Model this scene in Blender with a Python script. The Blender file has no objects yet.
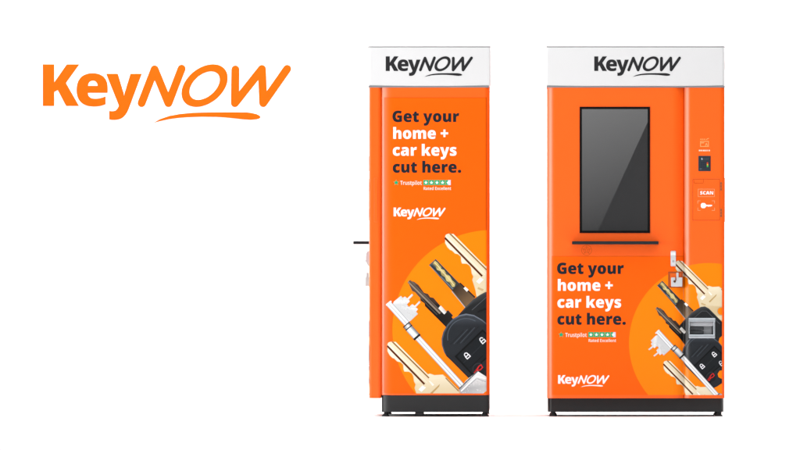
import bpy, bmesh, math, random
from mathutils import Vector, Matrix
from mathutils.geometry import tessellate_polygon

random.seed(7)
scene = bpy.context.scene
COL = scene.collection
S = 0.0054            # metres per reference unit (one unit = one photo pixel at the kiosk plane)
GROUND = 416.6        # unit row of the floor
D2R = math.radians

HEAVY = {'K':(687,['687,0 469,0 328,273 271,239 271,0 77,0 77,714 271,714 271,404 275,412 279,419 284,427 289,435 294,443 299,450 304,458 310,466 315,473 320,481 325,488 330,495 480,714 691,714 466,394']),
 'e':(618,['315,563 341,562 366,560 390,556 413,551 434,544 454,535 473,525 491,513 506,500 520,485 533,469 544,451 554,432 562,410 568,388 572,363 575,338 576,310 576,225 235,225 236,211 240,198 244,186 250,174 258,164 268,154 278,145 291,138 305,133 320,129 337,127 356,126 373,126 390,127 406,128 421,130 436,133 451,136 465,140 480,144 495,149 510,155 525,161 540,168 540,31 526,24 512,18 498,13 483,8 468,4 452,0 436,-3 418,-6 399,-8 378,-9 356,-10 333,-10 306,-9 279,-7 254,-3 229,3 206,10 184,20 162,30 143,43 125,57 108,74 93,92 80,112 68,134 59,158 52,184 46,212 43,241 42,273 43,305 46,336 51,364 57,390 66,415 76,437 89,457 102,476 118,493 134,508 153,521 172,532 194,541 216,549 239,555 263,560 289,562', '322,433 311,432 301,431 291,428 282,424 273,418 266,412 259,404 253,395 248,385 244,373 241,360 239,345 403,345 403,353 402,361 401,369 399,376 396,383 394,390 390,396 386,402 382,407 377,412 372,417 366,421 360,425 353,428 346,430 338,432 330,433']),
 'y':(610,['-1,553 200,553 294,236 295,234 295,231 296,228 297,225 297,222 298,219 299,216 299,212 300,209 300,205 301,202 302,198 302,194 302,191 303,187 303,183 303,180 303,176 307,176 308,183 309,189 309,195 310,200 311,206 312,210 314,215 315,220 316,224 317,228 318,232 319,235 415,553 610,553 391,-35 382,-57 373,-77 364,-97 354,-115 343,-132 332,-148 321,-163 308,-176 295,-188 281,-199 266,-209 250,-217 233,-224 215,-230 195,-234 174,-237 152,-239 128,-240 120,-240 111,-240 104,-239 96,-239 90,-238 83,-238 77,-237 71,-236 65,-235 60,-234 55,-233 50,-232 50,-82 54,-83 58,-83 62,-84 67,-85 71,-85 76,-86 82,-87 87,-87 92,-88 98,-88 103,-88 109,-88 119,-88 129,-87 138,-85 146,-82 154,-79 160,-75 167,-70 173,-66 178,-60 184,-54 188,-48 193,-42 197,-35 201,-27 205,-20 209,-13 212,-5 215,3 217,8'])}
BOLD = {'G':(740,['364,418 672,418 672,33 643,24 613,16 580,8 546,2 509,-3 472,-7 435,-9 396,-10 346,-8 299,0 256,12 216,30 179,53 146,80 118,114 94,152 75,196 62,245 54,299 51,359 54,413 62,464 75,510 94,553 118,592 147,626 181,655 220,680 265,699 314,713 367,721 426,724 459,723 491,721 523,717 553,712 582,705 609,697 634,689 657,679 596,528 577,537 557,545 537,551 516,556 495,561 473,564 450,565 427,566 397,564 369,559 345,550 324,537 306,521 290,503 278,483 268,460 260,435 254,410 251,382 250,354 251,322 255,293 261,266 269,242 280,220 292,202 307,186 324,172 343,162 364,155 387,150 412,149 421,149 431,150 442,150 454,152 465,153 475,154 484,156 491,157 491,269 364,269']),
 'e':(618,['315,563 354,561 390,556 424,547 454,535 482,519 506,500 527,477 544,451 558,421 568,388 574,351 576,310 576,225 235,225 238,204 244,186 254,169 268,154 284,142 305,133 329,128 356,126 381,127 406,128 429,132 451,136 473,142 495,149 517,158 540,168 540,31 520,21 498,13 476,6 452,0 427,-4 399,-8 367,-9 333,-10 292,-8 254,-3 217,7 184,20 152,36 125,57 101,83 80,112 63,146 52,184 44,226 42,273 44,321 51,364 61,403 76,437 95,467 118,493 143,514 172,532 204,546 239,555 276,561', '322,433 306,432 291,428 277,421 266,412 255,400 248,385 242,366 239,345 403,345 402,357 401,369 398,379 394,390 388,399 382,407 374,415 366,421 356,426 346,430 334,432']),
 't':(460,['337,141 350,141 362,142 373,144 384,146 395,149 406,153 418,156 429,160 429,21 413,15 397,9 380,4 363,-1 344,-5 323,-8 300,-9 274,-10 248,-9 223,-6 201,0 180,7 160,17 143,30 129,46 116,66 106,88 99,115 94,147 93,182 93,410 26,410 26,488 111,548 160,664 285,664 285,553 421,553 421,410 285,410 285,195 286,182 288,171 293,162 298,154 306,149 315,144 325,142']),
 'y':(610,['-1,553 200,553 294,236 295,232 296,228 297,224 298,219 299,214 300,209 301,203 302,198 302,192 303,187 303,182 303,176 307,176 308,186 309,195 311,203 312,210 314,217 316,224 317,230 319,235 415,553 610,553 391,-35 378,-67 364,-97 349,-124 332,-148 315,-170 295,-188 274,-204 250,-217 224,-227 195,-234 163,-239 128,-240 115,-240 104,-239 93,-239 83,-238 74,-236 65,-235 57,-233 50,-232 50,-82 56,-83 62,-84 69,-85 76,-86 84,-87 92,-88 101,-88 109,-88 124,-87 138,-85 150,-81 160,-75 170,-68 178,-60 186,-51 193,-42 199,-31 205,-20 210,-9 215,3 217,8']),
 'o':(637,['594,278 593,244 589,213 583,183 575,155 564,129 552,105 537,84 520,64 501,47 480,32 458,20 433,9 407,1 378,-5 349,-9 317,-10 288,-9 259,-5 232,1 206,9 182,20 160,32 139,47 120,64 102,84 87,105 74,129 62,155 54,183 47,213 43,244 42,278 44,322 50,363 61,400 76,434 94,463 116,489 142,512 171,530 204,544 239,555 278,561 320,563 359,561 395,555 430,544 462,530 491,512 516,489 539,463 558,434 574,400 585,363 592,322', '236,278 236,255 238,234 240,215 244,198 249,183 255,169 262,158 270,148 280,141 292,136 305,133 319,132 333,133 346,136 357,141 366,148 375,158 382,169 387,183 392,198 396,215 398,234 400,255 400,278 400,301 398,321 396,340 392,357 387,372 382,385 374,396 366,405 356,412 345,417 332,420 318,421 298,419 281,412 267,401 256,385 247,365 241,340 237,311']),
 'u':(670,['604,553 604,0 460,0 436,69 425,69 416,56 406,44 394,33 382,24 368,15 354,8 339,3 324,-2 308,-6 291,-8 275,-10 258,-10 232,-9 206,-5 183,2 160,11 139,23 121,38 104,56 90,77 79,101 71,128 67,159 65,193 65,553 256,553 256,251 257,226 260,204 265,185 272,169 280,157 292,148 306,143 322,141 339,142 354,146 367,152 378,160 387,171 395,185 401,200 406,218 409,238 411,260 413,285 413,311 413,553']),
 'r':(469,['400,563 408,563 416,562 425,562 433,561 441,560 448,559 453,558 458,557 441,377 436,378 430,379 423,380 416,381 409,382 399,382 388,383 376,383 367,383 357,382 348,381 338,380 327,377 318,374 308,370 298,365 290,359 282,351 275,342 268,332 263,320 260,306 258,290 257,272 257,0 66,0 66,553 208,553 238,465 247,465 255,478 264,491 275,503 286,514 298,525 311,535 325,543 340,550 354,556 369,560 385,562']),
 'h':(670,['257,652 257,623 256,596 255,571 254,549 253,529 251,512 250,497 249,485 258,485 267,499 277,511 288,522 298,531 310,539 322,546 335,551 349,556 363,559 378,561 394,563 410,563 437,562 462,558 486,551 509,542 530,530 549,515 565,497 580,476 591,453 599,425 604,394 606,360 606,0 414,0 414,302 413,328 410,350 405,369 398,385 389,397 378,406 364,411 348,413 332,412 318,408 305,402 294,393 285,382 277,369 270,353 266,336 262,316 259,294 258,269 257,243 257,0 66,0 66,760 257,760']),
 'm':(1000,['741,563 786,560 825,551 858,536 886,515 908,487 924,452 933,410 936,360 936,0 745,0 745,301 744,330 741,354 735,374 728,388 718,399 707,407 694,411 678,413 657,410 639,403 625,390 614,372 606,350 600,324 597,293 596,258 596,0 405,0 405,301 405,320 403,337 401,352 398,366 394,377 389,387 384,395 377,402 370,407 361,410 352,412 341,413 325,412 312,408 300,402 290,393 281,382 274,368 268,353 264,335 261,315 259,293 257,268 257,242 257,0 66,0 66,553 210,553 238,485 243,485 251,496 260,507 270,516 281,526 293,534 306,541 321,548 336,553 353,557 370,560 389,562 409,563 438,562 465,558 488,551 510,542 528,531 545,518 561,503 574,486 580,486 594,503 610,519 628,532 648,543 669,552 692,558 716,562']),
 'c':(539,['318,-10 277,-8 240,-2 204,7 172,20 143,37 117,58 95,84 76,113 61,147 50,185 44,227 42,274 44,322 52,366 63,404 80,438 101,468 125,494 152,515 184,532 217,546 254,555 292,561 333,563 358,562 383,560 406,557 430,552 452,546 473,539 494,530 514,521 458,380 441,387 425,394 410,399 394,404 380,408 364,411 349,412 333,413 319,412 306,409 293,405 282,398 272,390 262,379 255,367 248,352 243,336 239,318 237,297 236,275 237,252 239,232 243,214 248,198 255,184 263,173 273,163 283,156 294,150 307,145 320,143 334,142 355,143 375,145 396,149 416,155 437,162 457,170 476,180 495,191 495,39 477,29 459,19 439,11 418,4 396,-2 372,-7 346,-9']),
 'a':(623,['336,563 386,560 430,550 468,534 500,511 526,482 544,448 555,408 559,363 559,0 427,0 390,73 386,73 374,59 363,47 351,35 338,26 326,17 312,10 298,3 282,-2 265,-5 246,-8 226,-9 204,-10 181,-9 158,-5 138,1 118,10 100,20 84,34 70,50 58,68 48,90 42,113 37,140 36,169 40,211 51,246 71,277 98,301 132,320 173,334 221,344 276,349 368,352 368,360 367,377 364,392 358,403 350,412 340,419 329,424 316,427 301,428 284,427 266,425 248,422 228,416 208,410 188,403 167,396 147,387 92,513 117,525 143,535 171,543 200,550 232,556 265,560 299,562', '325,245 301,243 281,239 264,234 252,226 242,217 235,207 231,194 230,180 231,167 234,156 238,146 245,138 253,133 262,128 273,126 285,125 302,126 317,130 332,137 344,147 355,159 363,172 367,187 369,204 369,247']),
 'k':(659,['258,461 258,444 257,425 256,406 255,386 253,366 252,347 249,328 247,311 251,311 255,317 260,324 264,331 269,338 274,346 279,354 285,362 290,370 295,378 300,385 305,391 310,397 434,553 647,553 455,318 659,0 441,0 320,198 258,151 258,0 66,0 66,760 258,760']),
 's':(517,['477,170 476,145 471,121 464,98 454,77 440,58 423,40 402,26 378,13 351,3 319,-4 283,-9 243,-10 214,-10 187,-8 162,-6 138,-4 114,0 91,6 67,13 43,21 43,174 70,163 96,153 123,146 150,140 176,135 198,132 218,130 235,129 250,129 263,131 273,133 282,136 289,140 293,145 296,150 297,157 296,163 294,168 291,173 287,178 281,183 273,188 263,193 252,198 237,204 221,211 201,219 179,228 157,238 137,248 119,258 102,270 88,281 76,294 65,308 57,324 50,340 46,358 43,378 42,400 46,438 58,471 77,499 104,522 138,540 177,553 221,560 270,563 297,562 323,560 349,556 373,551 397,544 422,536 447,527 473,516 421,393 400,402 380,410 359,417 338,423 318,428 300,431 285,433 271,434 261,434 251,432 243,431 236,428 231,425 227,421 225,416 224,411 225,406 226,402 229,397 232,393 238,389 245,384 254,380 265,375 278,369 294,363 313,355 335,346 358,336 379,326 398,316 414,304 429,293 442,280 453,266 462,250 468,234 473,215 476,193']),
 '.':(299,['45,83 47,106 52,126 61,143 74,156 90,166 108,173 128,178 151,179 173,178 193,173 210,166 226,156 238,142 247,126 252,106 254,83 252,61 247,41 238,25 225,12 210,1 192,-6 172,-11 151,-12 128,-11 108,-6 90,1 74,12 61,25 52,41 47,61']),
 '+':(586,['358,418 540,418 540,287 358,287 358,111 227,111 227,287 45,287 45,418 227,418 227,597 358,597']),
 'K':(687,['687,0 469,0 328,273 271,239 271,0 77,0 77,714 271,714 271,404 277,416 284,427 291,439 299,450 307,462 315,473 322,484 330,495 480,714 691,714 466,394']),
 'S':(577,['544,217 542,188 537,160 527,133 514,107 498,82 477,60 452,40 424,22 390,8 353,-2 311,-8 264,-10 240,-10 218,-9 198,-7 178,-6 161,-3 143,0 126,4 110,9 94,14 78,20 61,27 44,35 44,207 73,193 102,181 132,171 161,162 190,156 217,151 243,148 268,147 282,147 294,149 305,151 315,154 323,158 331,162 337,167 342,173 346,179 349,186 350,193 351,200 350,209 348,218 344,225 338,232 331,239 321,245 310,252 297,259 282,266 264,275 244,284 222,294 196,307 172,320 150,333 130,346 112,361 96,377 82,395 70,414 61,435 54,459 50,486 49,515 51,548 58,578 68,606 83,630 102,652 124,671 149,687 178,700 209,711 243,718 279,723 318,724 352,723 384,720 415,715 444,708 471,700 497,692 521,683 544,673 485,524 462,534 439,543 417,551 394,558 373,563 352,567 331,569 312,570 300,570 289,568 280,567 271,564 264,561 257,557 252,552 248,548 244,542 242,536 240,530 240,524 241,516 243,508 247,501 253,494 261,487 270,480 282,473 296,466 313,457 333,448 355,437 380,426 405,414 428,402 449,389 468,376 486,361 501,346 514,329 524,310 533,291 539,268 543,244']),
 'C':(649,['395,566 378,565 363,562 348,558 334,552 321,543 309,534 298,522 288,510 279,495 271,479 265,462 259,443 255,423 252,401 250,378 249,354 250,322 253,292 259,265 266,241 276,219 288,201 302,185 318,172 337,161 358,154 381,149 406,148 429,149 452,151 475,155 498,161 520,168 542,176 565,184 587,193 587,30 563,20 539,12 515,5 490,0 465,-5 439,-8 413,-9 385,-10 330,-7 280,2 235,16 195,36 160,61 131,91 106,126 86,164 71,207 60,253 53,303 51,355 52,395 57,433 64,469 74,504 86,536 101,566 119,595 140,620 163,644 189,664 218,682 248,697 282,709 318,717 356,722 397,724 423,723 450,721 478,717 506,712 534,705 562,696 590,686 618,674 559,522 539,531 520,539 500,547 480,554 460,559 439,563 417,565']),
 'A':(726,['515,0 480,134 248,134 212,0 0,0 233,717 490,717 726,0', '409,409 406,420 403,432 399,447 395,464 390,481 386,500 382,518 377,537 373,555 369,572 366,586 363,599 361,586 358,572 354,556 350,539 346,521 342,503 338,486 334,468 329,451 326,436 322,422 319,409 288,292 440,292']),
 'N':(834,['757,0 504,0 243,503 239,503 240,491 241,478 242,463 243,448 244,431 245,415 246,398 246,382 247,366 248,350 248,336 248,322 248,0 77,0 77,714 329,714 589,218 592,218 591,230 591,243 590,257 589,272 588,288 587,303 587,319 586,335 586,350 585,365 585,378 585,391 585,714 757,714'])}
TEXT = {'T':(566,['344,0 223,0 223,611 14,611 14,714 551,714 551,611 344,611']),
 'r':(430,['354,551 370,551 387,549 403,548 416,545 403,434 390,437 376,439 360,441 343,441 316,439 290,431 266,418 244,401 225,379 210,352 201,319 198,282 198,0 79,0 79,541 172,541 188,446 194,446 212,474 234,499 260,521 289,537 320,548']),
 'u':(634,['554,541 554,0 461,0 444,70 438,70 419,45 394,25 366,9 336,-2 303,-8 269,-10 213,-5 165,11 126,37 98,75 81,125 75,187 75,541 194,541 194,209 201,156 219,117 251,94 297,86 345,92 380,108 406,135 423,171 432,218 435,273 435,541']),
 's':(490,['447,155 441,106 422,66 390,33 347,9 293,-5 227,-10 174,-8 128,-2 87,9 49,23 49,125 90,108 136,94 182,85 226,81 275,86 308,99 327,119 333,145 331,162 323,177 308,191 284,205 251,221 206,239 159,259 120,280 89,302 67,329 53,362 48,403 63,466 106,513 173,542 257,551 307,549 352,541 396,528 438,512 401,426 365,440 327,452 289,459 253,462 214,458 185,448 168,431 162,410 165,392 173,378 189,365 214,352 247,337 292,319 338,299 376,279 407,256 429,229 442,196']),
 't':(391,['286,86 308,87 329,90 349,94 366,99 366,10 344,2 318,-4 288,-9 256,-10 213,-6 174,5 141,26 115,58 98,103 92,164 92,451 19,451 19,503 98,546 138,660 211,660 211,541 361,541 361,451 211,451 211,169 217,132 232,106 256,91']),
 'p':(623,['359,551 446,534 514,481 558,393 572,272 565,187 545,117 512,61 469,22 417,-2 357,-10 319,-7 286,1 258,13 234,28 215,45 198,64 192,64 194,44 196,21 198,-3 198,-25 198,-240 79,-240 79,541 176,541 193,469 198,469 215,491 235,510 259,527 287,540 320,548', '326,454 285,450 252,436 228,413 212,381 202,340 198,288 198,272 201,217 210,171 226,135 250,109 284,93 328,87 366,93 397,110 420,138 437,175 447,220 450,273 442,350 420,407 381,442']),
 'i':(278,['198,541 198,0 80,0 80,541', '140,749 165,745 186,734 201,714 206,684 201,655 186,635 165,623 140,620 114,623 93,635 78,655 73,684 78,714 93,734 114,745']),
 'l':(277,['198,0 79,0 79,760 198,760']),
 'o':(615,['564,272 559,208 546,152 524,104 494,63 457,32 413,9 362,-5 306,-10 253,-5 204,9 161,32 123,63 93,104 70,152 56,208 51,272 59,355 82,424 120,478 171,518 234,543 309,551 379,543 441,518 492,478 531,424 556,355', '173,272 176,217 187,171 205,134 231,106 265,89 308,84 350,89 384,106 410,134 428,171 439,217 442,272 438,326 428,372 410,408 384,435 350,451 307,457 246,445 205,408 181,350']),
 'R':(638,['299,714 383,708 450,691 502,662 539,623 561,571 568,509 564,460 549,418 527,384 499,357 467,335 432,317 632,0 492,0 326,285 212,285 212,0 91,0 91,714', '295,616 212,616 212,381 298,381 362,389 408,411 436,449 445,503 441,539 429,567 409,589 380,604 342,613']),
 'a':(580,['302,550 390,539 453,505 491,447 504,364 504,0 419,0 396,75 392,75 369,49 345,27 319,10 289,-1 254,-8 212,-10 166,-6 125,8 91,30 65,62 49,104 43,155 59,228 106,281 184,315 295,329 386,332 386,356 380,406 361,437 330,454 288,460 249,457 210,448 173,435 136,419 101,503 143,522 192,537 245,547', '317,255 245,246 198,227 173,197 165,158 171,123 189,99 216,85 250,80 303,88 347,113 376,154 386,211 386,258']),
 'e':(580,['299,551 366,544 424,522 470,486 504,437 525,377 532,306 532,243 173,243 184,175 215,125 264,94 329,83 377,86 421,93 462,105 504,122 504,27 463,10 421,-1 375,-8 319,-10 245,-2 180,21 126,59 85,113 60,182 51,267 59,351 82,422 119,477 169,518 229,543', '300,462 251,453 214,427 188,385 175,328 416,328 412,365 403,398 387,424 365,444 336,457']),
 'd':(623,['264,-10 178,8 110,61 66,148 51,270 66,392 110,480 179,533 267,551 305,548 337,541 365,528 389,512 409,493 426,471 432,471 430,490 427,516 426,543 425,566 425,760 544,760 544,0 451,0 430,71 425,71 408,50 388,30 364,14 335,1 302,-7', '297,86 360,97 400,128 423,180 430,253 430,268 423,348 402,406 361,442 296,454 243,441 204,404 181,345 173,267 181,190 204,133 243,98']),
 'E':(554,['497,0 91,0 91,714 497,714 497,612 212,612 212,422 480,422 480,321 212,321 212,102 497,102']),
 'x':(559,['203,276 23,541 158,541 280,353 402,541 536,541 355,276 545,0 410,0 280,200 148,0 14,0']),
 'c':(498,['305,-10 235,-3 173,19 122,57 83,110 59,180 51,268 60,358 86,430 126,484 179,522 243,544 314,551 357,549 398,542 436,531 467,518 431,425 403,435 373,444 342,450 313,452 270,447 235,432 208,406 188,370 177,325 173,269 177,214 189,169 208,134 235,109 269,94 309,89 351,91 388,99 423,111 455,125 455,25 424,10 390,-1 351,-8']),
 'n':(634,['364,551 446,539 507,504 545,443 558,352 558,0 440,0 440,331 433,385 414,424 382,447 335,454 269,442 228,406 206,347 198,267 198,0 79,0 79,541 172,541 189,468 195,468 215,493 239,514 266,530 296,542 329,549'])}


# ------------------------------------------------------------------ colour
LIGHT = 1.42          # radiance of a white surface on the kiosk fronts

def lin(c):
    c /= 255.0
    return c / 12.92 if c <= 0.04045 else ((c + 0.055) / 1.055) ** 2.4

def alb(r, g, b, k=None):
    k = LIGHT if k is None else k
    return tuple(min(0.92, lin(v) / k) for v in (r, g, b))

def pigment(c):
    # fully saturated orange inks are denser in red
    a = alb(*c)
    return (0.80, a[1], a[2]) if c[0] == 255 and c[2] < 10 else a

# ------------------------------------------------------------------ materials
def material(name, color, rough=0.45, spec=0.5, metal=0.0, vary=0.03, bump=0.0, scale=40.0, coat=0.0, attr=False):
    m = bpy.data.materials.new(name)
    m.use_nodes = True
    nt = m.node_tree
    b = nt.nodes['Principled BSDF']
    b.inputs['Roughness'].default_value = rough
    b.inputs['Specular IOR Level'].default_value = spec
    b.inputs['Metallic'].default_value = metal
    b.inputs['Coat Weight'].default_value = coat
    b.inputs['Coat Roughness'].default_value = 0.12
    tc = nt.nodes.new('ShaderNodeTexCoord')
    nz = nt.nodes.new('ShaderNodeTexNoise')
    nz.inputs['Scale'].default_value = scale
    nz.inputs['Detail'].default_value = 4.0
    nt.links.new(tc.outputs['Object'], nz.inputs['Vector'])
    mr = nt.nodes.new('ShaderNodeMapRange')
    mr.inputs['To Min'].default_value = 1.0 - vary
    mr.inputs['To Max'].default_value = 1.0 + vary
    nt.links.new(nz.outputs['Fac'], mr.inputs['Value'])
    mx = nt.nodes.new('ShaderNodeVectorMath')
    mx.operation = 'SCALE'
    nt.links.new(mr.outputs['Result'], mx.inputs['Scale'])
    if attr:
        at = nt.nodes.new('ShaderNodeVertexColor')
        at.layer_name = 'ink'
        nt.links.new(at.outputs['Color'], mx.inputs[0])
    else:
        mx.inputs[0].default_value = color
    nt.links.new(mx.outputs['Vector'], b.inputs['Base Color'])
    if bump:
        bp = nt.nodes.new('ShaderNodeBump')
        bp.inputs['Strength'].default_value = bump
        bp.inputs['Distance'].default_value = 0.002
        nt.links.new(nz.outputs['Fac'], bp.inputs['Height'])
        nt.links.new(bp.outputs['Normal'], b.inputs['Normal'])
    return m

M = {
    'paint':    material('orange_powder_coat', (0.80, 0.097, 0.004), 0.30, 0.36, vary=0.02, bump=0.03, scale=220),
    'lock_shade':   material('shadowed_orange_paint', alb(178, 76, 10), 0.5, 0.3),
    'white':    material('white_gloss_acrylic', (0.55, 0.55, 0.555), 0.30, 0.5, vary=0.01, scale=12),
    'dark':     material('charcoal_paint', (0.0062, 0.0070, 0.0082), 0.45, 0.4, vary=0.06, bump=0.05, scale=200),
    'black':    material('black_bezel', (0.002, 0.002, 0.002), 0.5, 0.08, vary=0.02),
    'shelf':    material('black_shelf_laminate', (0.008, 0.012, 0.015), 0.55, 0.2, vary=0.05),
    'glass':    material('dark_screen_glass', (0.028, 0.028, 0.029), 0.0, 0.5, vary=0.0),
    'steel':    material('brushed_steel', (0.40, 0.43, 0.46), 0.36, 0.5, metal=1.0, vary=0.08, bump=0.05, scale=90),
    'satin':    material('satin_silver_paint', (0.34, 0.35, 0.37), 0.4, 0.5, metal=0.3, vary=0.05, scale=60),
    'bright':   material('bright_satin_metal', (0.50, 0.51, 0.53), 0.36, 0.5, metal=0.35, vary=0.05, scale=60),
    'slot':     material('dark_slot', (0.02, 0.022, 0.026), 0.5, 0.4),
    'plate':    material('darker_orange_paint', (0.66, 0.10, 0.004), 0.5, 0.3),
    'cap':      material('edge_shade_grey', (0.33, 0.33, 0.335), 0.5, 0.2, vary=0.02),
    'gap_shade':     material('header_shade_grey', (0.17, 0.17, 0.18), 0.5, 0.3),
    'rubber':   material('rubber', (0.014, 0.014, 0.015), 0.6, 0.3, vary=0.1, bump=0.1, scale=150),
    'vinyl':    material('printed_vinyl', (1, 1, 1), 0.30, 0.15, vary=0.012, scale=160, attr=True),
    'ink':      material('charcoal_lettering', alb(42, 43, 45), 0.45, 0.4),
    'logo':     material('orange_wall_lettering', (0.60, 0.073, 0.001), 0.7, 0.05, vary=0.01),
    'hinge':    material('dark_hinge_steel', (0.26, 0.075, 0.025), 0.5, 0.3, metal=0.0, vary=0.15, scale=300),
    'reader':   material('navy_black_plastic', (0.012, 0.018, 0.026), 0.3, 0.5),
    'wall':     material('white_studio_wall', (0.90, 0.90, 0.90), 0.9, 0.1, vary=0.004, scale=3),
    'floor':    material('white_studio_floor', (0.93, 0.93, 0.93), 0.85, 0.1, vary=0.004, scale=3),
}

# ------------------------------------------------------------------ objects
def link(name, me, mat, parent=None):
    o = bpy.data.objects.new(name, me)
    COL.objects.link(o)
    if mat is not None and not me.materials:
        me.materials.append(mat)
    if parent is not None:
        o.parent = parent
    return o

def weighted(o):
    # large flat faces keep their own normal next to the rounded edges
    md = o.modifiers.new('weighted_normal', 'WEIGHTED_NORMAL')
    md.mode = 'FACE_AREA'
    md.weight = 100
    md.keep_sharp = True
    return o

def build(name, bm, mat, parent=None, smooth=35.0):
    bmesh.ops.recalc_face_normals(bm, faces=bm.faces) if smooth is not None else None
    me = bpy.data.meshes.new(name)
    bm.to_mesh(me)
    bm.free()
    if smooth:
        for p in me.polygons:
            p.use_smooth = True
        me.set_sharp_from_angle(angle=D2R(smooth))
    o = link(name, me, mat, parent)
    return weighted(o) if smooth else o

def empty(name, loc=(0, 0, 0), rz=0.0):
    o = bpy.data.objects.new(name, None)
    o.empty_display_size = 0.2
    o.location = loc
    o.rotation_euler = (0, 0, rz)
    COL.objects.link(o)
    return o

def tag(o, label=None, cat=None, group=None, kind=None):
    if label: o['label'] = label
    if cat: o['category'] = cat
    if group: o['group'] = group
    if kind: o['kind'] = kind
    return o

# kiosk local frame, all arguments in photo units:
#   u  0..177.5 from the left edge to the right edge of the front, d depth behind the front, r picture row
U0, UW, DEPTH = 547.0, 177.5, 120.5
HALF = UW / 2
def P(u, d, r):
    return Vector(((u - U0 - HALF) * S, d * S, (GROUND - r) * S))

def add_box(bm, u0, u1, d0, d1, r0, r1, bev=0.0):
    a = [bm.verts.new(P(u, d, r)) for u in (u0, u1) for d in (d0, d1) for r in (r0, r1)]
    idx = [(0, 1, 3, 2), (4, 6, 7, 5), (0, 4, 5, 1), (2, 3, 7, 6), (0, 2, 6, 4), (1, 5, 7, 3)]
    fs = [bm.faces.new([a[i] for i in f]) for f in idx]
    bmesh.ops.recalc_face_normals(bm, faces=fs)
    if bev:
        es = list({e for f in fs for e in f.edges})
        bmesh.ops.bevel(bm, geom=es, offset=bev * S, segments=2, affect='EDGES', profile=0.5)
    return bm

def box(name, mat, parent, *a, bev=0.3):
    bm = bmesh.new()
    add_box(bm, *a, bev=bev)
    return build(name, bm, mat, parent)

def prism(name, mat, parent, plan, r0, r1, bev=0.0, smooth=35.0, finish=True):
    """plan: list of (u, d); solid between rows r0 (top) and r1 (bottom) with softened top and bottom rims"""
    bm = bmesh.new()
    n = len(plan)
    rings = []
    def inset(k):
        out = []
        for i in range(n):
            a, b, c = (Vector(plan[(i + j) % n]) for j in (-1, 0, 1))
            t = (c - b).normalized() + (b - a).normalized()
            t.normalize()
            nn = Vector((-t.y, t.x))
            out.append(b + nn * k)
        return out
    area = sum(plan[i][0] * plan[(i + 1) % n][1] - plan[(i + 1) % n][0] * plan[i][1] for i in range(n))
    sg = 1 if area > 0 else -1
    prof = [(0, 0)] if not bev else [(bev * (1 - math.sin(t * math.pi / 8)), bev * (1 - math.cos(t * math.pi / 8))) for t in range(5)]
    for ins, dr in prof:
        rings.append((inset(sg * ins), r0 + dr if bev else r0))
    # rings now go inset..full ; build full list
    top = [(inset(sg * bev * (1 - math.sin(t * math.pi / 8))), r0 + bev * (1 - math.cos(t * math.pi / 8))) for t in range(5)] if bev else [(inset(0), r0)]
    bot = [(inset(sg * bev * (1 - math.sin(t * math.pi / 8))), r1 - bev * (1 - math.cos(t * math.pi / 8))) for t in range(4, -1, -1)] if bev else [(inset(0), r1)]
    vr = [[bm.verts.new(P(p[0], p[1], r)) for p in ring] for ring, r in top + bot]
    for A, B in zip(vr, vr[1:]):
        for i in range(n):
            j = (i + 1) % n
            bm.faces.new((A[i], A[j], B[j], B[i]))
    bm.faces.new(vr[0])
    bm.faces.new(vr[-1][::-1])
    bmesh.ops.recalc_face_normals(bm, faces=bm.faces)
    if not finish:
        return bm
    return build(name, bm, mat, parent, smooth)

def ell(w, d, n=8):
    """samples (t, depth) of a rounded edge: t distance from the edge, depth of the set-back"""
    return [(w * (1 - math.cos(k / n * math.pi / 2)), d * (1 - math.sin(k / n * math.pi / 2))) for k in range(n + 1)]

def soft(w, d, n=8):
    """like ell but with a steadily turning (parabolic) edge that ends in an arris"""
    return [(w * k / n, d * (1 - k / n) ** 2) for k in range(n + 1)]

# ---- profiles of the faces that carry graphics: lists of (coordinate, depth)
def front_profile():
    pr = [(547.0 + t, d) for t, d in soft(10, 3.6)]
    pr += [(684.0 - t, d) for t, d in reversed(soft(12, 5.4))]
    pr += [(684.4 + t, d) for t, d in soft(9, 3.4)]
    pr += [(724.5 - t, d) for t, d in reversed(soft(5, 2.3))]
    return pr

def side_profile():            # coordinate = depth behind the front, value = set-back from the side
    pr = [(12.2 + t, d) for t, d in soft(15, 3.6)]
    pr += [(120.5 - t, d) for t, d in reversed(soft(5, 4.2))]
    return pr

def interp(pr, x):
    if x <= pr[0][0]: return pr[0][1]
    for (a, ya), (b, yb) in zip(pr, pr[1:]):
        if a <= x <= b:
            return ya if b - a < 1e-9 else ya + (yb - ya) * (x - a) / (b - a)
    return pr[-1][1]

FRONT, SIDE = front_profile(), side_profile()

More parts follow.
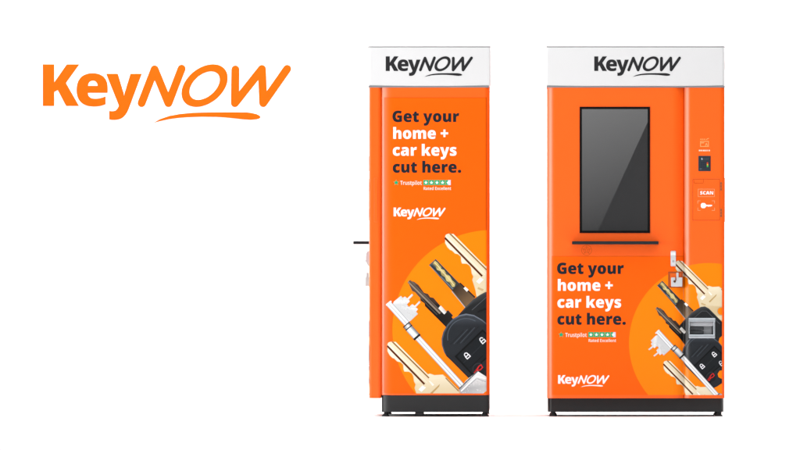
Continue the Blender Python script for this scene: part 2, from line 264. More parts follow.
# ------------------------------------------------------------------ flat graphics
LAYER = 0.00006
class Art:
    """coloured flat shapes in picture units, stacked in thin layers"""
    def __init__(s):
        s.bm = bmesh.new()
        s.ink = s.bm.loops.layers.float_color.new('ink')
        s.top = 0
    def poly(s, loops, color, layer=None, cols=None):
        """loops: outline then holes, (x, row); color sRGB or per-vertex list for the outline"""
        if layer is None:
            s.top += 1
            layer = s.top
        if not isinstance(loops[0][0], (tuple, list)):
            loops = [loops]
        flat = [p for l in loops for p in l]
        vs = [s.bm.verts.new((p[0], layer, p[1])) for p in flat]
        cc = [pigment(c) for c in cols] if cols else [pigment(color)] * len(flat)
        for t in tessellate_polygon([[Vector((p[0], p[1], 0)) for p in l] for l in loops]):
            if len(set(t)) < 3: continue
            a, b, c = (flat[i] for i in t)
            ar = (b[0] - a[0]) * (c[1] - a[1]) - (c[0] - a[0]) * (b[1] - a[1])
            if abs(ar) < 1e-9: continue
            t = t if ar > 0 else (t[0], t[2], t[1])
            try:
                f = s.bm.faces.new([vs[i] for i in t])
            except ValueError:
                continue
            for lp in f.loops:
                lp[s.ink] = (*cc[vs.index(lp.vert)], 1.0)
        return s
    def strip(s, a, b, stops, layer=None):
        """a band from a to b; stops = list of (offset, colour) across it, colours blend between stops"""
        if layer is None:
            s.top += 1
            layer = s.top
        dx, dy = b[0] - a[0], b[1] - a[1]
        L = math.hypot(dx, dy)
        nx, ny = dy / L, -dx / L
        for (o0, c0), (o1, c1) in zip(stops, stops[1:]):
            q = [(a[0] + nx * o0, a[1] + ny * o0), (b[0] + nx * o0, b[1] + ny * o0),
                 (b[0] + nx * o1, b[1] + ny * o1), (a[0] + nx * o1, a[1] + ny * o1)]
            s.poly(q, None, layer, [c0, c0, c1, c1])
        return s
    def line(s, pts, r, color, layer=None, closed=False):
        return s.poly(stroke(pts, r), color, layer)
    def place(s, anchor, to, k):
        for v in s.bm.verts:
            v.co.x = to[0] + (v.co.x - anchor[0]) * k
            v.co.z = to[1] + (v.co.z - anchor[1]) * k
        return s
    def mirror(s, p, d):
        # reflect across the line through p along d
        L = math.hypot(*d)
        dx, dy = d[0] / L, d[1] / L
        for v in s.bm.verts:
            x, y = v.co.x - p[0], v.co.z - p[1]
            k = 2 * (x * dx + y * dy)
            v.co.x, v.co.z = p[0] + k * dx - x, p[1] + k * dy - y
        return s
    def clip(s, x0, x1, r0, r1):
        for co, no in (((x0, 0, 0), (-1, 0, 0)), ((x1, 0, 0), (1, 0, 0)), ((0, 0, r0), (0, 0, -1)), ((0, 0, r1), (0, 0, 1))):
            g = s.bm.verts[:] + s.bm.edges[:] + s.bm.faces[:]
            bmesh.ops.bisect_plane(s.bm, geom=g, dist=1e-6, plane_co=co, plane_no=no, clear_outer=True)
        return s
    def cut(s, xs):
        lo = min((v.co.x for v in s.bm.verts), default=0)
        hi = max((v.co.x for v in s.bm.verts), default=0)
        for x in sorted(set(round(v, 5) for v in xs)):
            if lo < x < hi:
                g = s.bm.verts[:] + s.bm.edges[:] + s.bm.faces[:]
                bmesh.ops.bisect_plane(s.bm, geom=g, dist=1e-6, plane_co=(x, 0, 0), plane_no=(1, 0, 0))
        return s
    def hole(s, x0, x1, r0, r1):
        for co, no in (((x0, 0, 0), (1, 0, 0)), ((x1, 0, 0), (1, 0, 0)), ((0, 0, r0), (0, 0, 1)), ((0, 0, r1), (0, 0, 1))):
            g = s.bm.verts[:] + s.bm.edges[:] + s.bm.faces[:]
            bmesh.ops.bisect_plane(s.bm, geom=g, dist=1e-6, plane_co=co, plane_no=no)
        kill = [f for f in s.bm.faces if x0 < f.calc_center_median().x < x1 and r0 < f.calc_center_median().z < r1]
        bmesh.ops.delete(s.bm, geom=kill, context='FACES')
        return s
    def finish(s, name, where, base, parent, mat=None):
        """where: 'front' or 'side' of the kiosk, or a depth function; base = first layer number"""
        if where == 'front':
            s.cut([p[0] for p in FRONT])
            f = lambda x, l, r: P(x, interp(FRONT, x), r) + Vector((0, -l * LAYER, 0))
        elif where == 'side':
            s.cut([p[0] + 369.0 for p in SIDE])
            f = lambda x, l, r: P(U0 + UW - interp(SIDE, x - 369.0), x - 369.0, r) + Vector((l * LAYER, 0, 0))
        else:
            f = where
        nor = []
        for v in s.bm.verts:
            x = v.co.x
            if where == 'front':
                k = (interp(FRONT, x + 0.25) - interp(FRONT, x - 0.25)) / 0.5
                nor.append(Vector((k, -1, 0)).normalized())
            elif where == 'side':
                k = (interp(SIDE, x - 368.75) - interp(SIDE, x - 369.25)) / 0.5
                nor.append(Vector((1, k, 0)).normalized())
            v.co = f(x, base + v.co.y, v.co.z)
        s.bm.normal_update()
        if where in ('front', 'side'):
            out = Vector((0, -1, 0)) if where == 'front' else Vector((1, 0, 0))
            bmesh.ops.reverse_faces(s.bm, faces=[fc for fc in s.bm.faces if fc.normal.dot(out) < 0])
        s.nor = nor
        return build(name, s.bm, mat or M['vinyl'], parent, smooth=None) if where not in ('front', 'side') else s._smooth(name, parent, mat)
    def _smooth(s, name, parent, mat):
        me = bpy.data.meshes.new(name)
        s.bm.to_mesh(me)
        s.bm.free()
        for p in me.polygons: p.use_smooth = True
        me.normals_split_custom_set_from_vertices(s.nor)
        return link(name, me, mat or M['vinyl'], parent)

def arc(cx, cy, r, a0, a1, n):
    return [(cx + r * math.cos(D2R(a0 + (a1 - a0) * i / n)), cy + r * math.sin(D2R(a0 + (a1 - a0) * i / n))) for i in range(n + 1)]

def circle(cx, cy, r, n=48):
    return arc(cx, cy, r, 0, 360 * (n - 1) / n, n - 1)

def stroke(pts, r, n=6):
    """outline of a round-capped, round-joined line"""
    def side(p):
        out = []
        for i in range(len(p) - 1):
            a, b = Vector(p[i]), Vector(p[i + 1])
            d = (b - a).normalized()
            nn = Vector((d.y, -d.x)) * r
            if i == 0: out.append(a + nn)
            if i < len(p) - 2:
                c = Vector(p[i + 2])
                e = (c - b).normalized()
                mm = Vector((e.y, -e.x)) * r
                cr = d.x * e.y - d.y * e.x
                if cr > 1e-6:        # this side is the outer one
                    a0 = math.atan2(nn.y, nn.x); a1 = math.atan2(mm.y, mm.x)
                    while a1 < a0: a1 += 2 * math.pi
                    for k in range(n + 1):
                        t = a0 + (a1 - a0) * k / n
                        out.append(b + Vector((math.cos(t), math.sin(t))) * r)
                elif cr < -1e-6:
                    bis = (nn + mm)
                    out.append(b + bis * (2 * r * r / bis.dot(bis)) if bis.length > 1e-6 else b + nn)
                else:
                    out.append(b + nn)
            else:
                out.append(b + nn)
                a0 = math.atan2(nn.y, nn.x)
                for k in range(1, n):
                    t = a0 + math.pi * k / n
                    out.append(b + Vector((math.cos(t), math.sin(t))) * r)
        return out
    o = side(pts) + side(pts[::-1])
    return [(v.x, v.y) for v in o]

# ---- lettering
def glyph_loops(font, ch, x, base, em, sx=1.0):
    adv, cs = font[ch]
    out = []
    for c in cs:
        pts = [tuple(map(float, q.split(','))) for q in c.split()]
        pts = [(x + px * em * sx / 1000.0, base - py * em / 1000.0) for px, py in pts]
        ded = [p for i, p in enumerate(pts) if p != pts[i - 1]]
        out.append(ded)
    return out, adv * em * sx / 1000.0

def grow(l, k):
    thin = [p for i, p in enumerate(l) if math.dist(p, l[i - 1]) > 0.06]
    l = thin if len(thin) > 3 else l
    out, n = [], len(l)
    for i in range(n):
        a, p, c = (Vector(l[(i + j) % n]) for j in (-1, 0, 1))
        t = (p - a).normalized() + (c - p).normalized()
        if t.length < 1e-6: t = (c - p)
        t.normalize()
        q = p + Vector((t.y, -t.x)) * k
        out.append((q.x, q.y))
    return out

def text(art, s, x, base, em, color, font=None, sx=1.0, layer=1, track=0.0, fat=0.0):
    font = font or BOLD
    for ch in s:
        if ch == ' ':
            x += 0.26 * em * sx
            continue
        loops, adv = glyph_loops(font, ch, x, base, em, sx)
        if fat:                             # outlines run one way, holes the other
            loops = [grow(l, fat) for l in loops]
        groups = []                         # split separate outlines (i) from holes (e, o)
        for l in loops:
            ar = sum(l[i][0] * l[(i + 1) % len(l)][1] - l[(i + 1) % len(l)][0] * l[i][1] for i in range(len(l)))
            groups.append((abs(ar), l))
        groups.sort(key=lambda g: -g[0])
        outs = []
        for ar, l in groups:
            cx, cy = l[0]
            for o in outs:
                if inside(cx, cy, o[0]):
                    o.append(l)
                    break
            else:
                outs.append([l])
        for o in outs:
            art.poly(o, color, layer)
        x += adv + track
    return x

def inside(x, y, poly):
    c = False
    for i in range(len(poly)):
        (x0, y0), (x1, y1) = poly[i - 1], poly[i]
        if (y0 > y) != (y1 > y) and x < (x1 - x0) * (y - y0) / (y1 - y0) + x0:
            c = not c
    return c

# the two-style word mark, in the units of the big one on the wall
def mark_key(art, color, layer=1):
    text(art, 'K', 38.2, 106.0, 58.4, color, HEAVY, layer=layer, sx=1.02)
    text(art, 'e', 74.1, 106.0, 58.4, color, HEAVY, layer=layer)
    text(art, 'y', 106.2, 106.0, 58.4, color, HEAVY, layer=layer)
def mark_n(art, color, layer=1):
    art.poly(stroke([(141.6, 103.1), (154.6, 69.3), (168.4, 103.1), (181.6, 68.6)], 4.0), color, layer)
def mark_o(art, color, layer=1):
    def ring(a, b, k):
        return [(204.6 + a * math.cos(t) - k * math.sin(t), 85.6 + b * math.sin(t)) for t in (i / 48 * 2 * math.pi for i in range(48))]
    art.poly([ring(21.6, 21.4, 8.4), ring(13.6, 14.2, 6.6)], color, layer)
def mark_w(art, color, layer=1):
    art.poly(stroke([(235.4, 69.4), (234.9, 103.1), (261.9, 68.9), (263.2, 103.1), (287.2, 68.8)], 4.0), color, layer)
def mark_swoosh(art, color, layer=1):
    up = [(153.1, 123.0), (160, 119.0), (169.3, 115.9), (180, 113.9), (192, 112.8), (204, 112.4), (216, 112.2), (234.7, 112.2), (247, 112.3), (252, 113.0), (256.4, 114.0), (259.6, 115.6), (260.7, 117.0)]
    lo = [(259.6, 118.4), (256.4, 119.4), (250.2, 119.9), (243, 119.4), (236, 118.6), (226, 117.6), (216, 117.0), (202, 116.8), (187.3, 117.3), (178, 118.0), (169.3, 119.2), (160, 121.2)]
    art.poly(up + lo, color, layer)
def word_mark(color, x, base, k):
    a = Art()
    for f in (mark_key, mark_n, mark_o, mark_w, mark_swoosh):
        f(a, color, 1)
    return a.place((42.7, 106.0), (x, base), k)

# ---- printed graphics
FATK = 1
CHAR, WHITE = (30, 39, 45), (255, 255, 255)
def headline(x, base, where, parent):
    for i, (s, c, dx) in ((0, ('Get your', CHAR, 0)), (1, ('home', WHITE, 0)), (1, ('+', WHITE, 48.2)), (2, ('car keys', WHITE, 0)), (3, ('cut here.', CHAR, 0))):
        a = Art()
        text(a, s, x + dx - (0.2 if s[0] in 'ch' else 0.6), base + 16.9 * i, 15.5, c, sx=0.975, fat=FATK * (0.14 if c is CHAR else 0.0))
        a.finish('headline_line', where, 4, parent)

def star(cx, cy, r, k=0.42, rot=-90):
    return [(cx + (r if i % 2 == 0 else r * k) * math.cos(D2R(rot + 36 * i)), cy + (r if i % 2 == 0 else r * k) * math.sin(D2R(rot + 36 * i))) for i in range(10)]

GREEN = (22, 176, 120)
def rating(x, r):
    """review strip: star, word, five rating boxes (the last half filled), caption; x, r = centre of the star"""
    a = Art()
    a.poly(star(x, r, 3.1), GREEN, 1)
    text(a, 'Trustpilot', x + 4.0, r + 2.2, 5.5, (255, 246, 236), TEXT, 0.84, 1)
    for i in range(5):
        bx = x + 27.1 + 5.55 * i
        if i < 4:
            a.poly([(bx, r - 2.6), (bx + 5.2, r - 2.6), (bx + 5.2, r + 2.5), (bx, r + 2.5)], GREEN, 1)
        else:
            a.poly([(bx, r - 2.6), (bx + 2.6, r - 2.6), (bx + 2.6, r + 2.5), (bx, r + 2.5)], GREEN, 1)
            a.poly([(bx + 2.6, r - 2.6), (bx + 5.2, r - 2.6), (bx + 5.2, r + 2.5), (bx + 2.6, r + 2.5)], (218, 222, 240), 1)
        a.poly(star(bx + 2.6, r + 0.0, 1.9, 0.45), WHITE, 2)
    text(a, 'Rated Excellent', x + 27.1, r + 7.3, 4.15, (255, 246, 236), TEXT, 0.905, 1)
    return a

CREAM, CREAM2, TAN, BROWN, PALE = (236, 222, 188), (214, 192, 146), (158, 112, 66), (92, 40, 18), (255, 250, 236)
def brass_key():
    a = Art()
    out = [(444.9, 236.2), (445.6, 234.8), (447.1, 234), (452.9, 234), (485.6, 266.2), (487.7, 265.5), (492.2, 267), (500.7, 266.5), (504.2, 269.5), (516.7, 282), (520, 292), (519, 303), (512, 309.5),
           (502, 310), (495, 308), (489, 307), (482, 304.5), (477, 299), (475.4, 290.4), (474, 285.5), (472.2, 280), (473.2, 276.6), (471.6, 273.5), (471.1, 270), (470.7, 267.8), (469.2, 265.4), (466.7, 263.8),
           (461.8, 263.6), (460.9, 261.1), (460.6, 256.7), (457.8, 254.2), (454.7, 253.6), (451.6, 250.6), (449.8, 250), (447.1, 247.3), (444.9, 243.3)]
    # rim darker towards the lower right, then the body a little inside it
    a.poly([out, circle(503.5, 298, 4.6, 20)], None, 1, [(205, 178, 128) if p[1] < 262 else (222, 204, 162) for p in out] + [(176, 140, 88)] * 20)
    ins = [(p[0] * 0.965 + 0.035 * 484, p[1] * 0.965 + 0.035 * 274) if p[0] > 474 else (p[0] + 0.5, p[1] - 0.1) for p in out]
    cols = [(250, 242, 218) if p[0] < 462 else (244, 232, 204) if p[1] < 275 else (232, 216, 180) for p in out]
    a.poly([ins, circle(503.5, 298, 5.2, 20)], None, 2, cols + [(214, 190, 146)] * 20)
    a.strip((446.0, 236.2), (484.5, 275.2), [(0.2, PALE), (1.2, CREAM), (3.0, (246, 232, 204)), (4.0, (232, 212, 172))], 3)
    a.strip((449.2, 233.9), (486.2, 270.6), [(0.0, (196, 158, 108)), (0.5, TAN), (1.0, (120, 78, 42)), (1.5, (206, 170, 122))], 4)
    a.strip((444.8, 237.8), (482.2, 276.2), [(-1.0, (150, 90, 50)), (-0.5, BROWN), (0.6, (76, 30, 12)), (1.0, (180, 130, 84))], 4)
    a.poly([(476.2, 281.5), (480.2, 277.5), (483.7, 279.5), (479.2, 283.8)], WHITE, 5)
    a.poly([(486.2, 272.5), (488.2, 273.2), (491.9, 276.8), (490.2, 278)], (255, 252, 242), 5)
    a.poly([(487.4, 285.6), (497.6, 275.9), (496.8, 278.6), (488.8, 287.0)], (196, 164, 110), 3)
    a.poly([(478.0, 287.0), (484.0, 289.4), (482.5, 291.0), (477.5, 289.0)], (206, 178, 128), 3)
    a.line([(503.6, 270.2), (510.0, 276.8), (516.0, 282.8)], 0.55, (164, 128, 78), 3)
    return a, (448.2, 234.0)

def flip_key():
    a = Art()
    # folding blade
    a.poly([(429.0, 265.0), (435.7, 258.9), (461.2, 285.2), (452.2, 291.0)], None, 1, [(70, 80, 84), (96, 104, 104), (54, 56, 54), (64, 74, 78)])
    a.strip((429.3, 265.6), (454.0, 290.6), [(0.0, (150, 158, 160)), (0.7, (84, 98, 106)), (1.4, (58, 68, 76))], 2)
    gold = [(432.6, 263.4), (435.0, 260.8), (438.4, 263.2), (441.2, 266.0), (441.0, 268.8), (444.4, 270.2), (446.4, 274.2), (449.8, 276.0), (452.0, 280.2), (455.6, 283.2), (454.6, 286.6), (452.4, 287.0),
            (449.6, 282.6), (446.6, 281.0), (445.0, 277.0), (441.6, 275.0), (440.6, 271.2), (437.0, 269.8), (435.8, 266.6)]
    a.poly(gold, None, 3, [(214, 198, 130) if i % 3 else (160, 142, 84) for i in range(len(gold))])
    a.line([(434.6, 262.8), (438.6, 266.6), (442.4, 271.6), (446.6, 276.0), (450.4, 280.6), (453.6, 284.6)], 0.55, (228, 214, 158), 4)
    a.line([(431.6, 265.8), (436.0, 270.0), (440.6, 275.4)], 0.9, (40, 50, 60), 3)
    a.strip((435.6, 259.0), (461.0, 285.4), [(-1.2, (66, 70, 66)), (-0.5, (28, 30, 32)), (0.1, (120, 128, 126))], 4)
    # neck
    a.poly([(452.0, 290.4), (459.6, 282.8), (475.0, 297.6), (466.5, 308.4)], None, 5, [(52, 40, 32), (58, 46, 38), (120, 94, 68), (128, 100, 70)])
    a.strip((452.0, 291.2), (466.0, 308.2), [(-0.5, (206, 208, 206)), (0.4, (120, 112, 104)), (1.0, (58, 46, 38))], 6)
    a.strip((459.8, 283.0), (475.0, 297.4), [(-1.0, (96, 74, 54)), (0.0, (20, 20, 20)), (0.7, (32, 32, 34))], 6)
    a.poly([(463.4, 288.2), (465.4, 286.8), (468.6, 289.8), (466.8, 291.8)], WHITE, 7)
    # fob
    fob = [(452, 324), (458.7, 314.7), (465.3, 307.3), (474, 298.9), (480, 294.9), (485, 292.2), (490, 291.6), (495, 294.2), (513.5, 313), (514, 327), (508.5, 332), (507, 338), (511, 344), (504, 348), (470, 348)]
    a.poly(fob, None, 8, [(30, 32, 34)] * 2 + [(66, 69, 73)] * 6 + [(40, 42, 45)] * 7)
    ins = [(484 + (p[0] - 484) * 0.955 + 0.4, 318 + (p[1] - 318) * 0.94) for p in fob]
    a.poly(ins, None, 9, [(36, 38, 40)] * 3 + [(58, 60, 62)] * 4 + [(36, 38, 40)] * 8)
    for k in range(6):
        a.line([(476.5 + k * 4.2, 313.0 - k * 0.4), (486.5 + k * 4.2, 302.6 + k * 2.4)], 0.28, (30, 31, 33), 10)
    a.line([(472, 310), (486, 297.5), (492, 297.5), (509, 314)], 0.3, (84, 87, 92), 10)
    a.line([(478, 312), (484, 309), (492, 310)], 0.8, (22, 23, 25), 10)
    return a, (429.3, 265.6)

def padlock(a, cx, cy, ang, color, opened, layer):
    def T(pts):
        c, s_ = math.cos(D2R(ang)), math.sin(D2R(ang))
        return [(cx + x * c - y * s_, cy + x * s_ + y * c) for x, y in pts]
    a.poly([T([(-2.5, -0.6), (2.5, -0.6), (2.5, 2.9), (-2.5, 2.9)]), T([(-1.5, 0.4), (1.5, 0.4), (1.5, 1.9), (-1.5, 1.9)])], color, layer)
    sh = [(-1.7, -0.4), (-1.7, -2.0), (-1.0, -3.0), (0, -3.3), (1.0, -3.0), (1.7, -2.0)] + ([(1.7, -0.4)] if not opened else [])
    a.poly(stroke(T(sh), 0.48, 4), color, layer + 1)

def remote_key():
    a = Art()
    blade = [(408.4, 280.6), (414, 281.7), (418.4, 285), (420.7, 288.3), (424, 292.8), (427.9, 293.9), (430.1, 297.2), (433.4, 297.8), (437, 302), (440.1, 305.6), (448.5, 313.5), (454, 320), (446, 327),
             (438.4, 319.4), (431, 312), (425.1, 306.1), (424.6, 303.3), (420.7, 300.6), (420.1, 297.8), (417.5, 295), (415.1, 292.2), (412.3, 291.1), (409.6, 285.6)]
    a.poly(blade, None, 1, [(150, 138, 122)] + [(70, 54, 46)] * 8 + [(34, 30, 28)] * 4 + [(18, 18, 19)] * 5 + [(92, 76, 66)] * 5)
    a.strip((408.6, 281.4), (440.5, 313.2), [(-1.6, (66, 56, 50)), (-0.7, (168, 152, 134)), (0.3, (108, 94, 82)), (1.0, (44, 38, 36)), (1.6, (126, 110, 98)), (2.2, (52, 42, 38))], 2)
    a.line([(419, 296), (428, 305.5), (437, 314.5)], 0.35, (84, 80, 76), 3)
    a.poly([(439.6, 306.6), (440.9, 305.6), (446.8, 312), (444.2, 314.4), (438.4, 308.3)], None, 4, [(255, 255, 255), (240, 238, 232), (196, 190, 182), (255, 255, 255), (248, 246, 240)])
    a.strip((447.5, 310.5), (452.6, 316.0), [(-2.6, (30, 28, 26)), (0.2, (40, 38, 36)), (0.7, (96, 96, 96))], 4)
    fob = [(444.0, 352.0), (441.8, 345.0), (441.6, 338.5), (443.2, 332.0), (447.3, 324.7), (452.7, 318.9), (459.3, 315.1), (466, 313.6), (474, 315.0), (482, 319.6), (488, 324.6), (494.2, 332), (501, 342), (504.5, 354), (502, 364),
           (497.2, 363.2), (493.6, 360.6), (489.4, 361.2), (486.8, 365.2), (488.0, 369.8), (492.0, 372.2), (495.4, 371.4), (494, 376), (486, 381.4), (479, 384.4), (472.5, 381.5), (467.5, 377), (451, 360.4), (446.5, 356.2)]
    a.poly(fob, None, 5, [(78, 86, 98)] * 6 + [(106, 114, 126)] * 4 + [(70, 76, 84)] * 4 + [(34, 37, 41)] * 15)
    ins = [(472 + (p[0] - 472) * 0.968 + 0.3, 346 + (p[1] - 346) * 0.966 + 0.4) for p in fob]
    a.poly(ins, None, 6, [(40, 44, 49)] * 5 + [(56, 61, 68)] * 5 + [(38, 41, 46)] * 19)
    # thumb rest: fine curved ridges
    a.line(arc(466, 337, 18.5, 170, 300, 14), 0.32, (84, 92, 102), 7)
    for k in range(5):
        a.line([(450.6 + k * 3.3, 344.2 - k * 0.4), (463.8 + k * 3.6, 330.4 - k * 0.9)], 0.34 if k != 2 else 0.5, (66, 72, 80) if k % 2 else (28, 31, 35), 7)
    # key pad
    pad = [(454.6, 356.4), (482.6, 329.2), (501, 347), (498.5, 356.5), (490, 356), (482.2, 362.5), (483.2, 372.5), (474.8, 378.2)]
    a.poly(pad, (10, 12, 14), 8)
    a.poly([(457.0, 356.4), (482.6, 331.6), (499.4, 347.4), (497.2, 355.0), (489.4, 354.6), (480.8, 361.8), (481.6, 371.4), (475.0, 376.2)], (27, 31, 35), 9)
    a.line([(470.2, 367.6), (483.0, 355.4)], 0.4, (14, 16, 18), 10)
    a.line([(463.6, 362.6), (488.8, 338.2)], 0.3, (44, 49, 54), 10)
    a.poly(circle(478.6, 369.0, 6.2, 24), None, 10, [(46, 50, 55) if i > 10 else (20, 22, 25) for i in range(24)])
    a.poly(circle(478.8, 369.4, 5.5, 24), (26, 29, 33), 11)
    padlock(a, 482.6, 340.6, -42, (244, 246, 250), True, 12)
    padlock(a, 467.2, 355.8, -42, (240, 242, 248), False, 12)
    padlock(a, 491.6, 352.0, -42, (226, 230, 236), True, 12)
    a.poly(stroke([(476.4, 369.8), (478.8, 366.4), (481.0, 364.8), (482.6, 367.4), (480.6, 369.6), (477.6, 370.6), (476.4, 369.8)], 0.5, 3), (222, 40, 40), 12)
    for k in range(3):
        a.line([(474.2 + k * 0.9, 372.4 - k * 1.2), (476.2 + k * 0.9, 374.0 - k * 1.2)], 0.42, (222, 40, 40), 13)
    return a, (408.3, 280.5)

def lever_key():
    a = Art()
    bit = [(393.8, 301.6), (400.9, 295.8), (402.7, 297.8), (404.9, 296.4), (407.3, 298.4), (412, 293.7), (413.2, 295.2), (408.9, 299.6), (409.8, 301.4), (406.9, 304.4), (408.9, 306.9), (412.4, 304), (414.7, 305.8),
           (419.4, 300.8), (420.4, 302.4), (415.8, 307.3), (418, 309.1), (416, 311.8), (418, 313.8), (410.7, 320.7), (408, 322), (392.5, 305)]
    a.poly(bit, None, 1, [(214, 216, 218) if i % 4 else (246, 246, 246) for i in range(len(bit))])
    for i in range(46):
        t, w = random.random(), random.random()
        x, y = 397 + 14 * t + 7 * w, 303 + 14 * t - 5 * w
        if inside(x, y, bit):
            g = random.choice((188, 205, 232, 250))
            a.poly(circle(x, y, 0.35, 6), (g, g, g), 2)
    chrome = [(0.0, (96, 100, 104)), (0.5, (206, 210, 214)), (1.6, (255, 255, 255)), (2.5, (244, 246, 248)), (2.9, (150, 154, 160)), (3.3, (232, 236, 240)), (4.6, (255, 255, 255)), (5.5, (226, 230, 234)), (6.1, (70, 74, 78))]
    a.strip((386.3, 305.6), (405.8, 327.0), chrome, 3)
    a.poly(stroke([(386.9, 304.8), (390.7, 301.6)], 1.0), (236, 238, 240), 4)
    a.strip((403.6, 326.8), (406.2, 329.8), [(-0.6, (40, 42, 44)), (1.4, (190, 194, 198)), (4.0, (252, 252, 252)), (6.4, (120, 124, 128)), (7.4, (34, 36, 38))], 5)
    a.strip((403.4, 326.6), (404.1, 327.4), [(-0.6, (30, 32, 34)), (7.4, (44, 46, 48))], 6)
    a.strip((406.0, 329.6), (406.7, 330.4), [(-0.8, (30, 32, 34)), (7.6, (44, 46, 48))], 6)
    a.strip((406.5, 330.2), (414.0, 338.6), [(-0.7, (110, 114, 118)), (0.5, (226, 230, 232)), (2.6, (255, 255, 255)), (4.2, (236, 240, 242)), (5.4, (170, 176, 180)), (7.2, (96, 100, 104))], 5)
    a.strip((413.8, 338.4), (415.2, 340.0), [(-0.9, (26, 28, 30)), (7.4, (40, 42, 44))], 6)
    a.strip((415.0, 339.6), (460.0, 388.6), [(o + 0.2, c) for o, c in chrome], 3)
    bow = [(459.0, 389.6), (466, 380.5), (477.5, 371), (486, 376.5), (497, 385), (504, 396), (500, 410), (478, 410), (462, 397)]
    a.poly([bow, circle(490.5, 399.5, 9.4, 24)], None, 7, [(170, 172, 176), (226, 227, 228), (250, 250, 250), (236, 236, 236), (212, 212, 212), (220, 220, 220), (206, 206, 206), (214, 214, 214), (198, 200, 202)] + [(214, 214, 214)] * 24)
    a.line([(461.2, 393.6), (466, 388.2), (476.8, 378.4), (485.5, 381.6)], 0.4, (176, 178, 182), 8)
    a.line([(459.4, 388.6), (477.6, 371.2)], 0.6, (96, 100, 104), 8)
    a.line([(461.4, 390.8), (476.6, 376.2), (486, 378.6)], 0.7, (252, 252, 252), 8)
    for i in range(60):
        x, y = 462 + 24 * random.random(), 376 + 20 * random.random()
        if inside(x, y, bow) and math.hypot(x - 490.5, y - 399.5) > 9.8:
            g = random.choice((196, 208, 236, 246))
            a.poly(circle(x, y, 0.4, 6), (g, g, g), 9)
    return a, (386.0, 305.0)

# ------------------------------------------------------------------ the kiosk
def metal_ring(bm, u, d, r, radii, rows, n=24):
    """lathe around a vertical axis; radii and rows in units"""
    rings = [[bm.verts.new(P(u + rad * math.cos(2 * math.pi * i / n), d + rad * math.sin(2 * math.pi * i / n), rr)) for i in range(n)] for rad, rr in zip(radii, rows)]
    for A, B in zip(rings, rings[1:]):
        for i in range(n):
            bm.faces.new((A[i], A[(i + 1) % n], B[(i + 1) % n], B[i]))
    bm.faces.new(rings[0]); bm.faces.new(rings[-1][::-1])

def rect_frame(bm, u0, u1, r0, r1, w, d0, d1):
    """a raised rectangular frame (one closed ring) on the front"""
    def rg(i, d): return [bm.verts.new(P(u, d, r)) for u, r in ((u0 + i, r0 + i), (u1 - i, r0 + i), (u1 - i, r1 - i), (u0 + i, r1 - i))]
    a, b, c, d = rg(0, d1), rg(0, d0), rg(w, d0), rg(w, d1)
    for A, B in ((a, b), (b, c), (c, d), (d, a)):
        for i in range(4):
            j = (i + 1) % 4
            bm.faces.new((A[i], A[j], B[j], B[i]))

TRAY = (689.6, 713.4, 321.6, 334.6)

